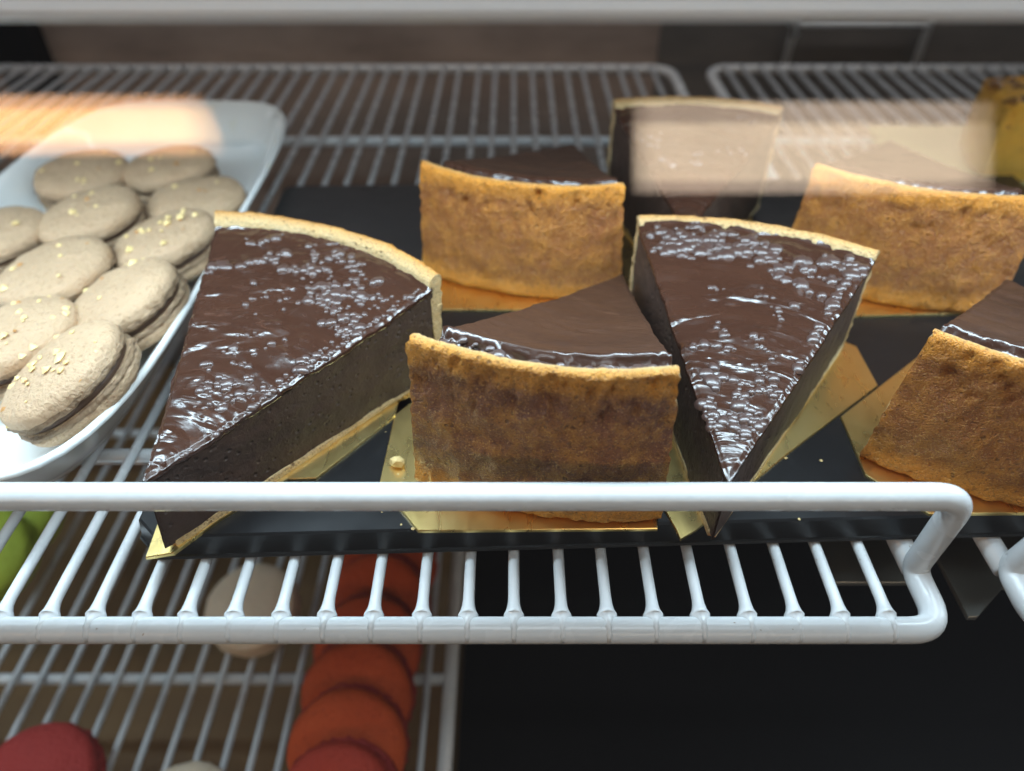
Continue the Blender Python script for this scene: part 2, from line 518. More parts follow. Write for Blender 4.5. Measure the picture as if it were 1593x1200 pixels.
# wooden base board under the lower shelf
V, F = box(-0.70, -0.045, 0.02, 0.62, -0.42, -0.30)
o = obj('wood_board', mesh([(x + 0.38, y - 0.3, z + 0.42) for x, y, z in V], F, False), M['wood'], None, (-0.38, 0.3, -0.42))
tag(o, 'brown wooden board on the case floor below the lower wire shelf', 'board')

# ------------------------------------------------------------------ black tray
def make_tray():
    a = R(1.9)
    W, D, H = 0.445, 0.262, 0.0100
    cut = 0.009
    def outline(i):
        return [(-i + W, -(-i)), (W - i, D - i), (i + 0.004, D - i), (i, D - i - 0.004), (i, cut + i * 0.4), (cut + i * 0.4, i), (W - i - cut, i)]
    def ring(i):
        return [(W - i, cut + i), (W - i, D - i), (i + 0.004, D - i), (i, D - i - 0.004), (i, cut + 0.4 * i), (cut + 0.4 * i, i), (W - i - cut, i)]
    rings = [(0.0, 0.0), (-0.0004, 0.0006), (0.0, 0.0014), (0.0006, 0.0018), (0.0018, H - 0.0006), (0.0026, H)]
    V, F = [], []
    for i, z in rings:
        V += [(x, y, z) for x, y in ring(i)]
    n = 7
    for r in range(len(rings) - 1):
        for k in range(n):
            k2 = (k + 1) % n
            F.append((r * n + k2, r * n + k, (r + 1) * n + k, (r + 1) * n + k2))
    F.append(tuple(range(n)))
    F.append(tuple((len(rings) - 1) * n + k for k in range(n))[::-1])
    o = obj('serving_tray', mesh(V, F, False), M['tray'], None, (-0.1285, 0.1500, 0.0))
    o.rotation_euler = (0, 0, a)
    tag(o, 'wide shallow black tray under the chocolate tart slices', 'tray')
make_tray()
ZT = 0.0100
ZG = 0.0112

# ------------------------------------------------------------------ gold boards
def gold(poly, label, z0=ZT - 0.0002, z1=ZG, mat='gold'):
    return plate_obj('cake_board', poly, z0, z1, M[mat], label, 'cake board', 'gold boards under the slices' if mat == 'gold' else None)
gold([(-0.1180, 0.1432), (-0.1095, 0.1450), (-0.0985, 0.1590), (-0.0800, 0.1770), (-0.0700, 0.1772), (-0.0225, 0.2400), (-0.0560, 0.278), (-0.1180, 0.283), (-0.1225, 0.270), (-0.1200, 0.168)],
     'gold cake board whose pointed end sticks out beside the white plate')
gold([(-0.0314, 0.1540), (0.0486, 0.1548), (0.0500, 0.1700), (0.0485, 0.262), (0.0410, 0.266), (-0.0455, 0.2180), (-0.0470, 0.1745)],
     'gold cake board under the slice with dark baked crust facing the guard rail')
gold([(0.0556, 0.1506), (0.0615, 0.1545), (0.1017, 0.1893), (0.1494, 0.2278), (0.1497, 0.2535), (0.135, 0.266), (0.056, 0.277), (0.0520, 0.1640)],
     'gold cake board under the glossy slice with two sharp corners showing')
gold([(-0.0440, 0.2815), (0.0495, 0.2800), (0.0470, 0.395), (0.0250, 0.401), (-0.0460, 0.33)],
     'gold cake board under the golden crust slice beside the wire shelf')
gold([(0.0550, 0.2900), (0.0850, 0.2920), (0.1280, 0.345), (0.1350, 0.3830), (0.0560, 0.3860)],
     'gold cake board under the rearmost chocolate slice')
gold([(0.1330, 0.2750), (0.2220, 0.2790), (0.2280, 0.3000), (0.2180, 0.385), (0.2000, 0.385), (0.1310, 0.3200)],
     'gold cake board under the slice beside the pale olive card')
gold([(0.1281, 0.2094), (0.1266, 0.1790), (0.1420, 0.1612), (0.2350, 0.1620), (0.2400, 0.1800), (0.2080, 0.2640), (0.1950, 0.2640)],
     'gold cake board with rounded corner under the slice that overhangs the shelf gap')
plate_obj('card_tray', [(0.240, 0.425), (0.42, 0.412), (0.42, 0.52), (0.255, 0.52)], -0.0004, 0.0030, M['olive'], 'pale olive card under the yellow quiche slice', 'card')

# ------------------------------------------------------------------ tart slices
class Wedge:
    def __init__(s, T, a, b, z0):
        s.T, s.z0 = Vv((*T, 0)), z0
        da, db = Vv((*a, 0)) - s.T, Vv((*b, 0)) - s.T
        s.Ra, s.Rb = da.length, db.length
        s.ta, s.tb = math.atan2(da.y, da.x), math.atan2(db.y, db.x)
        d = s.tb - s.ta
        while d > math.pi: d -= 2 * math.pi
        while d < -math.pi: d += 2 * math.pi
        s.d = d
        sg = 1 if d > 0 else -1
        s.na = Vv((math.sin(s.ta), -math.cos(s.ta), 0)) * sg
        s.nb = Vv((-math.sin(s.tb), math.cos(s.tb), 0)) * sg
        s.sg = sg
        mid = s.ta + d / 2
        s.org = s.T + Vv((math.cos(mid), math.sin(mid), 0)) * 0.6 * s.Ra
        s.org.z = z0
        s.fwd = Vv((math.cos(mid), math.sin(mid), 0)) * 0.0
        s.mid = mid
    def R(s, u):
        return s.Ra * (1 - u) + s.Rb * u
    def pos(s, u, r, z, off=0.0):
        t = s.ta + s.d * u
        p = s.T + Vv((math.cos(t), math.sin(t), 0)) * r + off * ((1 - u) * s.na + u * s.nb)
        q = max(0.0, 1 - r / (0.6 * s.Ra))
        p -= s.fwd * (max(0.0, 1 - z / 0.032) * q * q)
        p.z = s.z0 + z
        return p - s.org

def gridfaces(nu, nv, base=0, flip=False):
    F = []
    for i in range(nu - 1):
        for j in range(nv - 1):
            a, b, c, d = base + i * nv + j, base + (i + 1) * nv + j, base + (i + 1) * nv + j + 1, base + i * nv + j + 1
            F.append((a, d, c, b) if flip else (a, b, c, d))
    return F

def tart_slice(T, a, b, zc, zt, label, crust='crust', glaze='glaze_gloss', drop=0.004, groove=0.0, seed=0, strings=(), thick=0.0055, lean=0.0035, wrinkle=0.0005, wallrough=1.0, under=0.0, flare=0.0, tip=0.0):
    W = Wedge(T, a, b, ZG - 0.0002)
    W.fwd = Vv((math.cos(W.mid), math.sin(W.mid), 0)) * tip
    zc -= W.z0; zt -= W.z0
    e = empty('tart_slice', W.org, label, 'cake', 'chocolate tart slices')
    flip = W.sg < 0
    S = seed * 13.7
    # ---- crust : swept L profile
    prof = []      # (mode, value, z, gold, cream)
    for k in (0.03, 0.25, 0.5, 0.75): prof.append((k, 0.0105, 0.0, 0.8, 0.0))
    for k in range(6):
        q = k / 5 * math.pi / 2
        prof.append((1.0, lean + 0.0042 * (1 - math.sin(q)), 0.0042 * (1 - math.cos(q)), 0.9 - 0.25 * k / 5, 0.0))
    nw = 22
    for k in range(1, nw + 1):
        t = k / nw
        g = max(0.78 * sstep(0.24, 0.0, t), 0.75 * sstep(0.80, 0.97, t))
        prof.append((1.0, lean * (1 - t), 0.0042 + (zc - 0.0042 - 0.0016) * t, g, 0.0))
    prof += [(1.0, 0.0004, zc - 0.0006, 0.95, 0.0), (1.0, 0.0014, zc + 0.0002, 1.0, 0.1), (1.0, thick * 0.5, zc + 0.0004, 1.0, 0.35),
             (1.0, thick * 0.85, zc - 0.0006, 0.9, 0.7), (1.0, thick, zc - 0.0022, 0.6, 0.95)]
    for k in range(1, 7):
        t = k / 6
        prof.append((1.0, thick + lean * t * 0.6 - 0.002 * t, (zc - 0.0022) * (1 - t) + 0.006 * t, 0.3, 1.0))
    prof += [(1.0, thick + 0.004, 0.0030, 0.3, 1.0), (0.7, 0.0105, 0.0026, 0.3, 1.0), (0.4, 0.0105, 0.0026, 0.3, 1.0), (0.03, 0.0105, 0.0026, 0.3, 1.0)]
    npf = len(prof)
    nu = 84
    V, G, C = [], [], []
    for i in range(nu):
        u = i / (nu - 1)
        Ru = W.R(u)
        edge = min(u, 1 - u)
        rimw = 0.0009 * ns(u * 2.2 + S, 3.1) + 0.00022 * fbm(u * 40 + S, 1.0, 0, 3)
        for j, (k, ins, z, g, c) in enumerate(prof):
            r = (Ru - ins) * k if k < 1 else Ru - ins
            zz = z
            off = 0.0
            if k == 1.0:
                t = z / zc
                dn = 0.0011 * fbm(u * 7 + S, z * 75, 0, 4) + 0.0005 * fbm(u * 26 + S, z * 300, 3, 3)
                crater = max(0.0, fbm(u * 24 + S, z * 290, 7.7, 3) - 0.15) * sstep(0.60, 0.8, t) * sstep(1.0, 0.95, t) * 0.0036 * wallrough
                outer = ins < thick * 0.4
                r += (dn * wallrough - crater) * (1.0 if outer else 0.55)
                zz += rimw * sstep(0.55, 1.0, t)
                if i in (0, nu - 1):
                    off = 0.0011 * ns(z * 420 + S, 5.0 + i) + 0.0008 * ns(z * 1300, 2 + i)
                if j <= 9 and outer:
                    zz = max(0.0, zz + 0.0004 * ns(u * 40 + S, 9))
                    r += 0.0011 * ns(u * 22 + S, 4.4) * sstep(0.2, 0.0, t)
            off += (flare - under * u) * (1 - zz / zc) * sstep(0.0, 0.45, r / Ru)
            V.append(W.pos(u, r, zz, off))
            G.append(g + 0.35 * sstep(0.05, 0.0, edge) * (k == 1.0)); C.append(c * (1 if 0 < i < nu - 1 else 1))
    F = gridfaces(nu, npf, 0, not flip)
    for i in range(nu - 1):
        q = (i * npf + npf - 1, (i + 1) * npf + npf - 1, (i + 1) * npf, i * npf)
        F.append(q[::-1] if not flip else q)
    # cut ends, own vertices so the edge stays crisp
    for i in (0, nu - 1):
        base = len(V)
        for j in range(npf):
            V.append(V[i * npf + j]); G.append(0.5); C.append(0.75)
        uu = 0.0 if i == 0 else 1.0
        flat = [Vv(((W.R(uu) - ins) * k, z, 0)) for (k, ins, z, g_, c_) in prof]
        for tri in tessellate_polygon([flat]):
            q = tuple(base + j for j in tri)
            nrm_ = (V[q[1]] - V[q[0]]).cross(V[q[2]] - V[q[0]])
            F.append(q if nrm_.dot(W.na if i == 0 else W.nb) > 0 else q[::-1])
    obj('crust', mesh(V, F, True, {'gold': G, 'cream': C}), M[crust], e)
    # ---- filling
    zf = zc - drop
    thf = thick - 0.0012
    def ztop(s_):
        return zt + (zf - zt) * (0.75 * s_ + 0.25 * s_ * s_)
    def prof_drop(dist):
        return -groove * sstep(0.0115, 0.0085, dist)
    V, F = [], []
    nr, nv = 60, 16
    for side in (0, 1):
        base = len(V)
        for i in range(nr):
            s_ = i / (nr - 1)
            for j in range(nv):
                v = j / (nv - 1)
                Ro = W.R(side) - thf - lean * (1 - v) * 0.5
                r = Ro * s_
                zz = 0.0020 + (ztop(s_) - 0.0022 + prof_drop(Ro - r) - 0.0020) * v
                o_ = 0.0 + 0.0006 * fbm(r * 95 + S, zz * 95, side * 5, 4) + 0.0006 * ns(r * 28 + S, zz * 30, side)
                if i == 0: o_ = -0.0004
                o_ += (flare - under * side) * (1 - v) * sstep(0.0, 0.45, s_)
                V.append(W.pos(side, r, zz, o_))
        F += gridfaces(nr, nv, base, flip if side == 0 else not flip)
    base = len(V)
    nuu = 24
    for i in range(nuu):
        u = i / (nuu - 1)
        for j in range(nr):
            s_ = j / (nr - 1)
            Ro = W.R(u) - thf
            V.append(W.pos(u, Ro * s_, ztop(s_) - 0.0024 + prof_drop(Ro - Ro * s_), -0.0004))
    F += gridfaces(nuu, nr, base, not flip)
    obj('filling', mesh(V, F), M['filling'], e)
    # ---- glaze skin
    nu2, nr2 = 84, 96
    V, F, UV = [], [], []
    def gz(u, s_):
        Ro = W.R(u) - thick + 0.0008
        r = Ro * s_
        arc = (u - 0.5) * W.d * r
        f1 = fbm(arc * 26 + S, r * 75, 0, 4)
        f2 = abs(fbm(arc * 60 + S, r * 150, 4.4, 3))
        z = ztop(s_) + wrinkle * (0.9 * f1 + 0.8 * (0.3 - f2)) + prof_drop(Ro - r) 
        if groove > 0:
            z += 0.0009 * math.exp(-((Ro - r - 0.0115) / 0.0012) ** 2) * (1 + 0.6 * f1)
            if Ro - r < 0.0105: z += 0.0020 * fbm(arc * 170, r * 260, 2, 3)
        z += 0.0011 * sstep(0.0022, 0.0, Ro - r)
        ed = min(u, 1 - u) * abs(W.d) * r
        z -= 0.0008 * sstep(0.0016, 0.0, ed)
        return r, arc, z
    us = [0.5 - 0.5 * math.cos(math.pi * i / (nu2 - 1)) for i in range(nu2)]
    us = [0.55 * i / (nu2 - 1) + 0.45 * q for i, q in enumerate(us)]
    for i in range(nu2):
        u = us[i]
        for j in range(nr2):
            s_ = j / (nr2 - 1)
            r, arc, z = gz(u, s_)
            e1 = 0.0004 + (0.0005 * ns(r * 260 + S, 7 + u) + 0.0004 * ns(r * 90, S) if i in (0, nu2 - 1) else 0)
            V.append(W.pos(u, r, z, e1)); UV.append((arc, r, S))
    F += gridfaces(nu2, nr2, 0, not flip)
    for i in (0, nu2 - 1):
        base = len(V)
        for j in range(nr2):
            p = V[i * nr2 + j]
            nn = W.na if i == 0 else W.nb
            for dz, do in ((0.0, 0.0), (0.0009, 0.0003), (0.0020 + 0.0008 * ns(j * 0.35, S), -0.0002), (0.0026 + 0.0009 * ns(j * 0.35, S), -0.0030)):
                V.append(p - Vv((0, 0, dz)) + nn * do); UV.append(UV[i * nr2 + j])
        F += gridfaces(nr2, 4, base, flip if i == nu2 - 1 else not flip)
    gme = mesh(V, F, True, None, UV)
    gme.materials.append(M[glaze])
    if groove > 0:                      # the wet sunken ring beside the crust
        gme.materials.append(M['glaze_gloss'])
        mi = [0] * len(gme.polygons)
        for pi, pl in enumerate(gme.polygons):
            v0 = pl.vertices[0]
            if v0 < nu2 * nr2:
                Ro = W.R(us[v0 // nr2]) - thick
                if Ro - UV[v0][1] < 0.0112: mi[pi] = 1
        gme.polygons.foreach_set('material_index', mi)
    gl = obj('glaze', gme, M[glaze], e)
    # ---- blisters in the glaze, strung like beads
    V, F = [], []
    rnd = random.Random(seed + 50)
    nseg, nring = 9, 4
    def bead(u, s_, r0):
        r, arc, z = gz(u, s_)
        c = W.pos(u, r, z - r0 * 0.15, 0)
        b = len(V)
        el = rnd.uniform(0.85, 1.35); rot = rnd.uniform(0, 3.14); hh = rnd.uniform(0.5, 0.75); r0 *= 1.75
        V.append(c + Vv((0, 0, r0 * hh)))
        for k in range(1, nring):
            ph = k / (nring - 1) * math.pi / 2
            for q in range(nseg):
                a_ = 2 * math.pi * q / nseg
                x, y = r0 * el * math.sin(ph) * math.cos(a_), r0 * math.sin(ph) * math.sin(a_)
                V.append(c + Vv((x * math.cos(rot) - y * math.sin(rot), x * math.sin(rot) + y * math.cos(rot), r0 * hh * math.cos(ph) - r0 * 0.12 * (k == nring - 1))))
        for q in range(nseg):
            q2 = (q + 1) % nseg
            F.append((b, b + 1 + q, b + 1 + q2))
            for k in range(nring - 2):
                F.append((b + 1 + k * nseg + q, b + 1 + (k + 1) * nseg + q, b + 1 + (k + 1) * nseg + q2, b + 1 + k * nseg + q2))
    for (u0, s0, u1, s1, n, wob, r_lo, r_hi, spread) in strings:
        ph = rnd.uniform(0, 9)
        for k in range(n):
            t = k / max(1, n - 1) + rnd.uniform(-0.3, 0.3) / n
            if ns(t * n * 0.13 + ph, S) < -0.28 or rnd.random() < 0.25: continue
            u = u0 + (u1 - u0) * t + rnd.gauss(0, spread)
            s_ = s0 + (s1 - s0) * t + wob * ns(t * 5 + ph, S) + rnd.gauss(0, spread)
            u = max(0.012, min(0.988, u)); s_ = max(0.05, min(0.985, s_))
            rr = rnd.uniform(r_lo, r_hi) * (0.6 + 0.8 * rnd.random() ** 2)
            bead(u, s_, rr)
    if V:
        bb = obj('blisters', mesh(V, F), M['bubble'], gl)
        tag(bb, kind='stuff')
    return e, W

def clusters(rnd, n, ur, sr, nb, r=(0.0006, 0.0012)):
    out = []
    for k in range(n):
        u, s_ = rnd.uniform(*ur), rnd.uniform(*sr)
        l = rnd.uniform(0.08, 0.28)
        out.append((u - l / 2, s_ + rnd.uniform(-0.02, 0.02), u + l / 2, s_ + rnd.uniform(-0.02, 0.02), rnd.randint(nb // 2, nb), 0.05, r[0], r[1], 0.006))
    return out

rs = random.Random(3)
# A : glossy, tip towards the rail, beside the plate
stA = clusters(rs, 9, (0.05, 0.95), (0.78, 0.95), 22) + clusters(rs, 8, (0.45, 0.95), (0.62, 0.86), 26) + clusters(rs, 16, (0.1, 0.9), (0.25, 0.75), 13, (0.0004, 0.0009))
stA += [(0.97, 0.10, 0.965, 0.96, 130, 0.0, 0.0004, 0.0009, 0.006), (0.93, 0.2, 0.90, 0.95, 70, 0.0, 0.0004, 0.0010, 0.02), (0.02, 0.78, 0.30, 0.84, 40, 0.05, 0.0006, 0.0012, 0.01),
        (0.35, 0.80, 0.85, 0.84, 60, 0.06, 0.0006, 0.0012, 0.012), (0.55, 0.72, 0.92, 0.76, 60, 0.06, 0.0006, 0.0012, 0.015), (0.3, 0.28, 0.95, 0.34, 40, 0.08, 0.0005, 0.0010, 0.02)]
tart_slice((-0.1102, 0.1490), (-0.1262, 0.2862), (-0.0266, 0.2380), 0.0585, 0.0425,
           'wide glossy chocolate tart slice pointing at the rail beside the white plate', seed=1, strings=stA, drop=0.0045, thick=0.0062, lean=0.002, under=0.0005, wrinkle=0.0009, tip=0.0045)
# C : glossy, tip towards the rail, right of the dark crust slice
stC = clusters(rs, 22, (0.04, 0.97), (0.84, 0.965), 24, (0.0008, 0.0015)) + clusters(rs, 18, (0.05, 0.9), (0.10, 0.42), 18, (0.0006, 0.0013)) + clusters(rs, 9, (0.1, 0.9), (0.45, 0.8), 10, (0.0005, 0.0010))
stC += [(0.955, 0.40, 0.94, 0.95, 70, 0.0, 0.0007, 0.0015, 0.006), (0.05, 0.88, 0.6, 0.90, 60, 0.03, 0.0009, 0.0016, 0.012), (0.4, 0.86, 0.96, 0.93, 70, 0.03, 0.0009, 0.0016, 0.010),
        (0.05, 0.36, 0.9, 0.33, 60, 0.06, 0.0008, 0.0014, 0.02), (0.08, 0.45, 0.5, 0.44, 26, 0.02, 0.0006, 0.001, 0.006), (0.6, 0.80, 0.97, 0.74, 26, 0.02, 0.0008, 0.0014, 0.006)]
tart_slice((0.0650, 0.1484), (0.0525, 0.2798), (0.1428, 0.2513), 0.0605, 0.0430,
           'blistered glossy chocolate tart slice pointing at the rail beside the dark crust slice', seed=2, strings=stC, drop=0.0022, thick=0.0048, lean=0.001, wrinkle=0.0008)
# B : dark baked crust facing the viewer
stG = lambda n: [(0.03, 0.945, 0.97, 0.945, n, 0.02, 0.0006, 0.0011, 0.010), (0.03, 0.968, 0.97, 0.968, n, 0.015, 0.0006, 0.0012, 0.008), (0.03, 0.925, 0.97, 0.925, n, 0.01, 0.0005, 0.0008, 0.004)]
tart_slice((0.0471, 0.2699), (-0.0311, 0.1734), (0.0470, 0.1572), 0.0765, 0.0380,
           'chocolate tart slice with dark brown baked crust facing the guard rail', crust='crust_dark', glaze='glaze_dull', drop=0.0008, groove=0.0042, seed=3, strings=stG(80), wallrough=1.3, lean=-0.0008, flare=0.0032)
# D
tart_slice((0.0340, 0.3970), (-0.0409, 0.3099), (0.0472, 0.2880), 0.0690, 0.0420,
           'chocolate tart slice with golden crust facing out, standing behind the dark crust slice', glaze='glaze_dull', drop=0.0006, groove=0.0036, seed=4, strings=stG(80), lean=-0.0005, flare=0.0035)
# E
tart_slice((0.0760, 0.2870), (0.0524, 0.3880), (0.1390, 0.3790), 0.0690, 0.0500,
           'chocolate tart slice at the rear, crust turned to the back panel', drop=0.0035, seed=5, strings=clusters(rs, 8, (0.1, 0.9), (0.4, 0.95), 10), lean=0.002)
# F
tart_slice((0.2080, 0.3960), (0.1322, 0.3075), (0.2180, 0.2760), 0.0690, 0.0440,
           'chocolate tart slice with golden brown crust facing out beside the olive card', glaze='glaze_dull', drop=0.0006, groove=0.0036, seed=6, strings=stG(80), lean=-0.0005, flare=0.0030)
# G
tart_slice((0.2040, 0.2580), (0.1300, 0.1835), (0.2140, 0.1590), 0.0705, 0.0430,
           'chocolate tart slice with mottled golden crust reaching over the shelf gap', glaze='glaze_dull', drop=0.0008, groove=0.0036, seed=7, strings=stG(60), lean=-0.0005, flare=0.0050)

# quiche slice on the neighbouring shelf
def quiche():
    W = Wedge((0.375, 0.435), (0.300, 0.478), (0.291, 0.428), 0.0028)
    e = empty('quiche_slice', W.org, 'yellow quiche slice with browned top on the olive card', 'quiche')
    V, F, G, C = [], [], [], []
    nu, nz = 30, 14
    prof = [(0.05, 0.0), (0.6, 0.0), (0.95, 0.0), (1.0, 0.004), (1.01, 0.012), (1.02, 0.020), (1.03, 0.034), (1.02, 0.046), (0.97, 0.049), (0.8, 0.049), (0.6, 0.048), (0.4, 0.047), (0.2, 0.047), (0.05, 0.047)]
    for i in range(nu):
        u = i / (nu - 1)
        for k, z in prof:
            r = W.R(u) * k
            V.append(W.pos(u, r + 0.002 * fbm(u * 9, z * 130, 0, 3), z + (0.003 * fbm(r * 80, u * 6, 1, 3) if z > 0.04 else 0)))
            G.append(0.75 if z < 0.04 else 0.3); C.append(0.0)
    F += gridfaces(nu, nz, 0, True)
    for i in (0, nu - 1):
        q = tuple(i * nz + j for j in range(nz)); F.append(q)
    obj('custard', mesh(V, F, True, {'gold': G, 'cream': C}), M['custard'], e)
    rnd = random.Random(4)
    V, F = [], []
    for k in range(48):
        u, s_ = rnd.random(), rnd.uniform(0.3, 1.02)
        c = W.pos(u, W.R(u) * s_, 0.0495 if s_ < 0.99 else rnd.uniform(0.02, 0.045))
        b = len(V); a = rnd.uniform(0.003, 0.006)
        rot = rnd.uniform(0, 6)
        V.append(c + Vv((0, 0, 0.002)))
        for q in range(8):
            t = q / 8 * 6.283
            rr = a * (1 + 0.3 * math.sin(3 * t + rot))
            V.append(c + Vv((rr * math.cos(t), rr * 0.7 * math.sin(t), -0.0015)))
        F += [(b, b + 1 + q, b + 1 + (q + 1) % 8) for q in range(8)]
    tag(obj('browned_topping', mesh(V, F), M['brownglaze'], e), kind='stuff')
quiche()

# ------------------------------------------------------------------ porcelain plate
def make_plate():
    cx_, cy_ = -0.2090, 0.3260
    hw, hl = 0.0735, 0.1690
    N = 96
    def outline(w_, l_, cr):
        pts = []
        for k in range(N):
            t = 2 * math.pi * k / N
            c, s_ = math.cos(t), math.sin(t)
            p = 4.6
            r = (abs(c) ** p + abs(s_) ** p) ** (-1 / p)
            pts.append((w_ * c * r, l_ * s_ * r))
        return pts
    rings = [(-0.022, 0.0, 0), (-0.021, 0.0, 0), (-0.0205, 0.0015, 0), (-0.018, 0.0045, 0), (-0.012, 0.012, 0), (-0.006, 0.0205, 0), (-0.0012, 0.0272, 0), (0.0, 0.0288, 0),
             (-0.0006, 0.0301, 0), (-0.0020, 0.0304, 0), (-0.0034, 0.0294, 0), (-0.008, 0.0220, 0), (-0.0135, 0.0130, 0), (-0.019, 0.0075, 0), (-0.025, 0.0058, 0), (-0.035, 0.0052, 0), (-0.055, 0.005, 0)]
    V, F = [], []
    for d, z, _ in rings:
        V += [(x, y, z) for x, y in outline(hw + d, hl + d, 0)]
    for r in range(len(rings) - 1):
        for k in range(N):
            k2 = (k + 1) % N
            F.append((r * N + k, r * N + k2, (r + 1) * N + k2, (r + 1) * N + k))
    F.append(tuple(range(N))[::-1])
    F.append(tuple((len(rings) - 1) * N + k for k in range(N)))
    o = obj('plate', mesh(V, F), M['porcelain'], None, (cx_, cy_, -0.0002))
    tag(o, 'white porcelain plate with flared rim full of beige macarons', 'plate')
make_plate()

# ------------------------------------------------------------------ macarons
def shell_mesh(seed, r=0.0255, h=0.0102):
    nseg = 72
    prof = []
    for k in range(0, 13):
        t = k / 12
        prof.append((r * math.sin(t * math.pi / 2) ** 0.92, 0.0032 + (h - 0.0032) * math.cos(t * math.pi / 2) ** 0.72, 0.0))
    prof += [(r * 1.003, 0.0026, 0.3), (r * 0.998, 0.0020, 0.9), (r * 1.015, 0.0012, 1.0), (r * 1.010, 0.0003, 1.0), (r * 0.97, -0.0002, 1.0), (r * 0.5, -0.0002, 0.2)]
    V, F, FO = [], [], []
    S = seed * 7.3
    for q in range(nseg):
        a = 2 * math.pi * q / nseg
        c, s_ = math.cos(a), math.sin(a)
        out = 1 + 0.018 * ns(c * 1.3 + S, s_ * 1.3)
        for rr, z, ft in prof:
            x, y = rr * c * out, rr * s_ * out
            d = 0.0006 * fbm(x * 130 + S, y * 130, z * 130, 4) + 0.0006 * ns(x * 40 + S, y * 40)
            fr = ft * 0.0017 * fbm(c * 16 + S, s_ * 16, z * 900, 3)
            k = 1 + (d * 0.4 + fr) / r
            V.append((x * k, y * k, z + d * (1 - 0.5 * ft)))
            FO.append(ft)
    n = len(prof)
    for q in range(nseg):
        q2 = (q + 1) % nseg
        for j in range(n - 1):
            F.append((q * n + j, q * n + j + 1, q2 * n + j + 1, q2 * n + j))
    F.append(tuple(q * n + n - 1 for q in range(nseg))[::-1])
    return V, F, FO

def two_mat(me, m2, FO):
    me.materials.append(m2)
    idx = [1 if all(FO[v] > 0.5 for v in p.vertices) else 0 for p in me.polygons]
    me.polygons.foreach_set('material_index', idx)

SH = []
for k in range(4):
    V, F, FO = shell_mesh(k)
    SH.append((V, F, FO))
_shell_cache = {}
def shell_data(k, up, mat, foot):
    key = (k, up, mat)
    if key not in _shell_cache:
        V, F, FO = SH[k]
        if up:
            me = mesh([(x, y, z + 0.0015) for x, y, z in V], F)
        else:
            me = mesh([(x, -y, -z * 0.95 - 0.0015) for x, y, z in V], F)
        me.materials.append(M[mat])
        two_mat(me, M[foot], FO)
        _shell_cache[key] = me
    return _shell_cache[key]
def disc_mesh():
    n = 48
    V, F = [], []
    for z, r in ((-0.0016, 0.0225), (-0.0009, 0.0236), (0.0009, 0.0236), (0.0016, 0.0225)):
        for q in range(n):
            a = 2 * math.pi * q / n
            rr = r * (1 + 0.012 * ns(math.cos(a) * 5, math.sin(a) * 5, z * 500))
            V.append((rr * math.cos(a), rr * math.sin(a), z))
    for i in range(3):
        for q in range(n):
            q2 = (q + 1) % n
            F.append((i * n + q, i * n + q2, (i + 1) * n + q2, (i + 1) * n + q))
    F.append(tuple(range(n))[::-1]); F.append(tuple(3 * n + q for q in range(n)))
    return mesh(V, F)
DISC = {}
def nuggets(seed, n, mat, spread=1.0, lo=0.0008, hi=0.0021):
    rnd = random.Random(seed)
    V, F = [], []
    sp = [(0, 0, 1), (1, 0, 0.15), (0.3, 0.95, 0.1), (-0.8, 0.6, 0.2), (-0.8, -0.6, 0.1), (0.3, -0.95, 0.2), (0, 0, -0.8)]
    for k in range(n):
        a = rnd.uniform(0, 6.283); q = math.sqrt(rnd.random()) * spread
        rr = 0.0245 * q
        z = 0.0019 + 0.0032 + 0.0070 * max(0.0, 1 - q ** 2.6) ** 0.5
        s_ = rnd.uniform(lo, hi) * (0.6 + 0.7 * rnd.random())
        b = len(V); rot = rnd.uniform(0, 6)
        for x, y, zz in sp:
            x, y = x * math.cos(rot) - y * math.sin(rot), x * math.sin(rot) + y * math.cos(rot)
            j = rnd.uniform(0.7, 1.25)
            V.append((rr * math.cos(a) + x * s_ * j, rr * math.sin(a) + y * s_ * j, z + zz * s_ * 0.75 * j))
        for i in range(1, 6):
            i2 = i % 5 + 1
            F += [(b, b + i, b + i2), (b + 6, b + i2, b + i)]
    return mesh(V, F, False)

def macaron(x, y, z, tx, ty, rz, label, mat='beige', foot='foot', fill='praline', k=0, nuts=0, group='beige macarons on the white plate', seed=0, sc=1.0, spread=1.0):
    e = empty('macaron', (x, y, z), label, 'macaron', group)
    e.rotation_euler = (R(tx), R(ty), 0)
    e.scale = (sc, sc, sc * 1.04)
    for up in (True, False):
        o = obj('shell', shell_data(k, up, mat, foot), M[mat], e)
        o.rotation_euler = (0, 0, R(rz))
    if fill not in DISC:
        DISC[fill] = disc_mesh()
        DISC[fill].materials.append(M[fill])
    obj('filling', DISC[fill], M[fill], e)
    if nuts:
        tag(obj('nut_pieces', nuggets(seed, nuts, 'nut', spread), M['nut'], e), kind='stuff')
        tag(obj('toasted_nut_pieces', nuggets(seed + 99, max(2, nuts // 4), 'nut', spread, 0.0007, 0.0015), M['nut_brown'], e), kind='stuff')
    return e

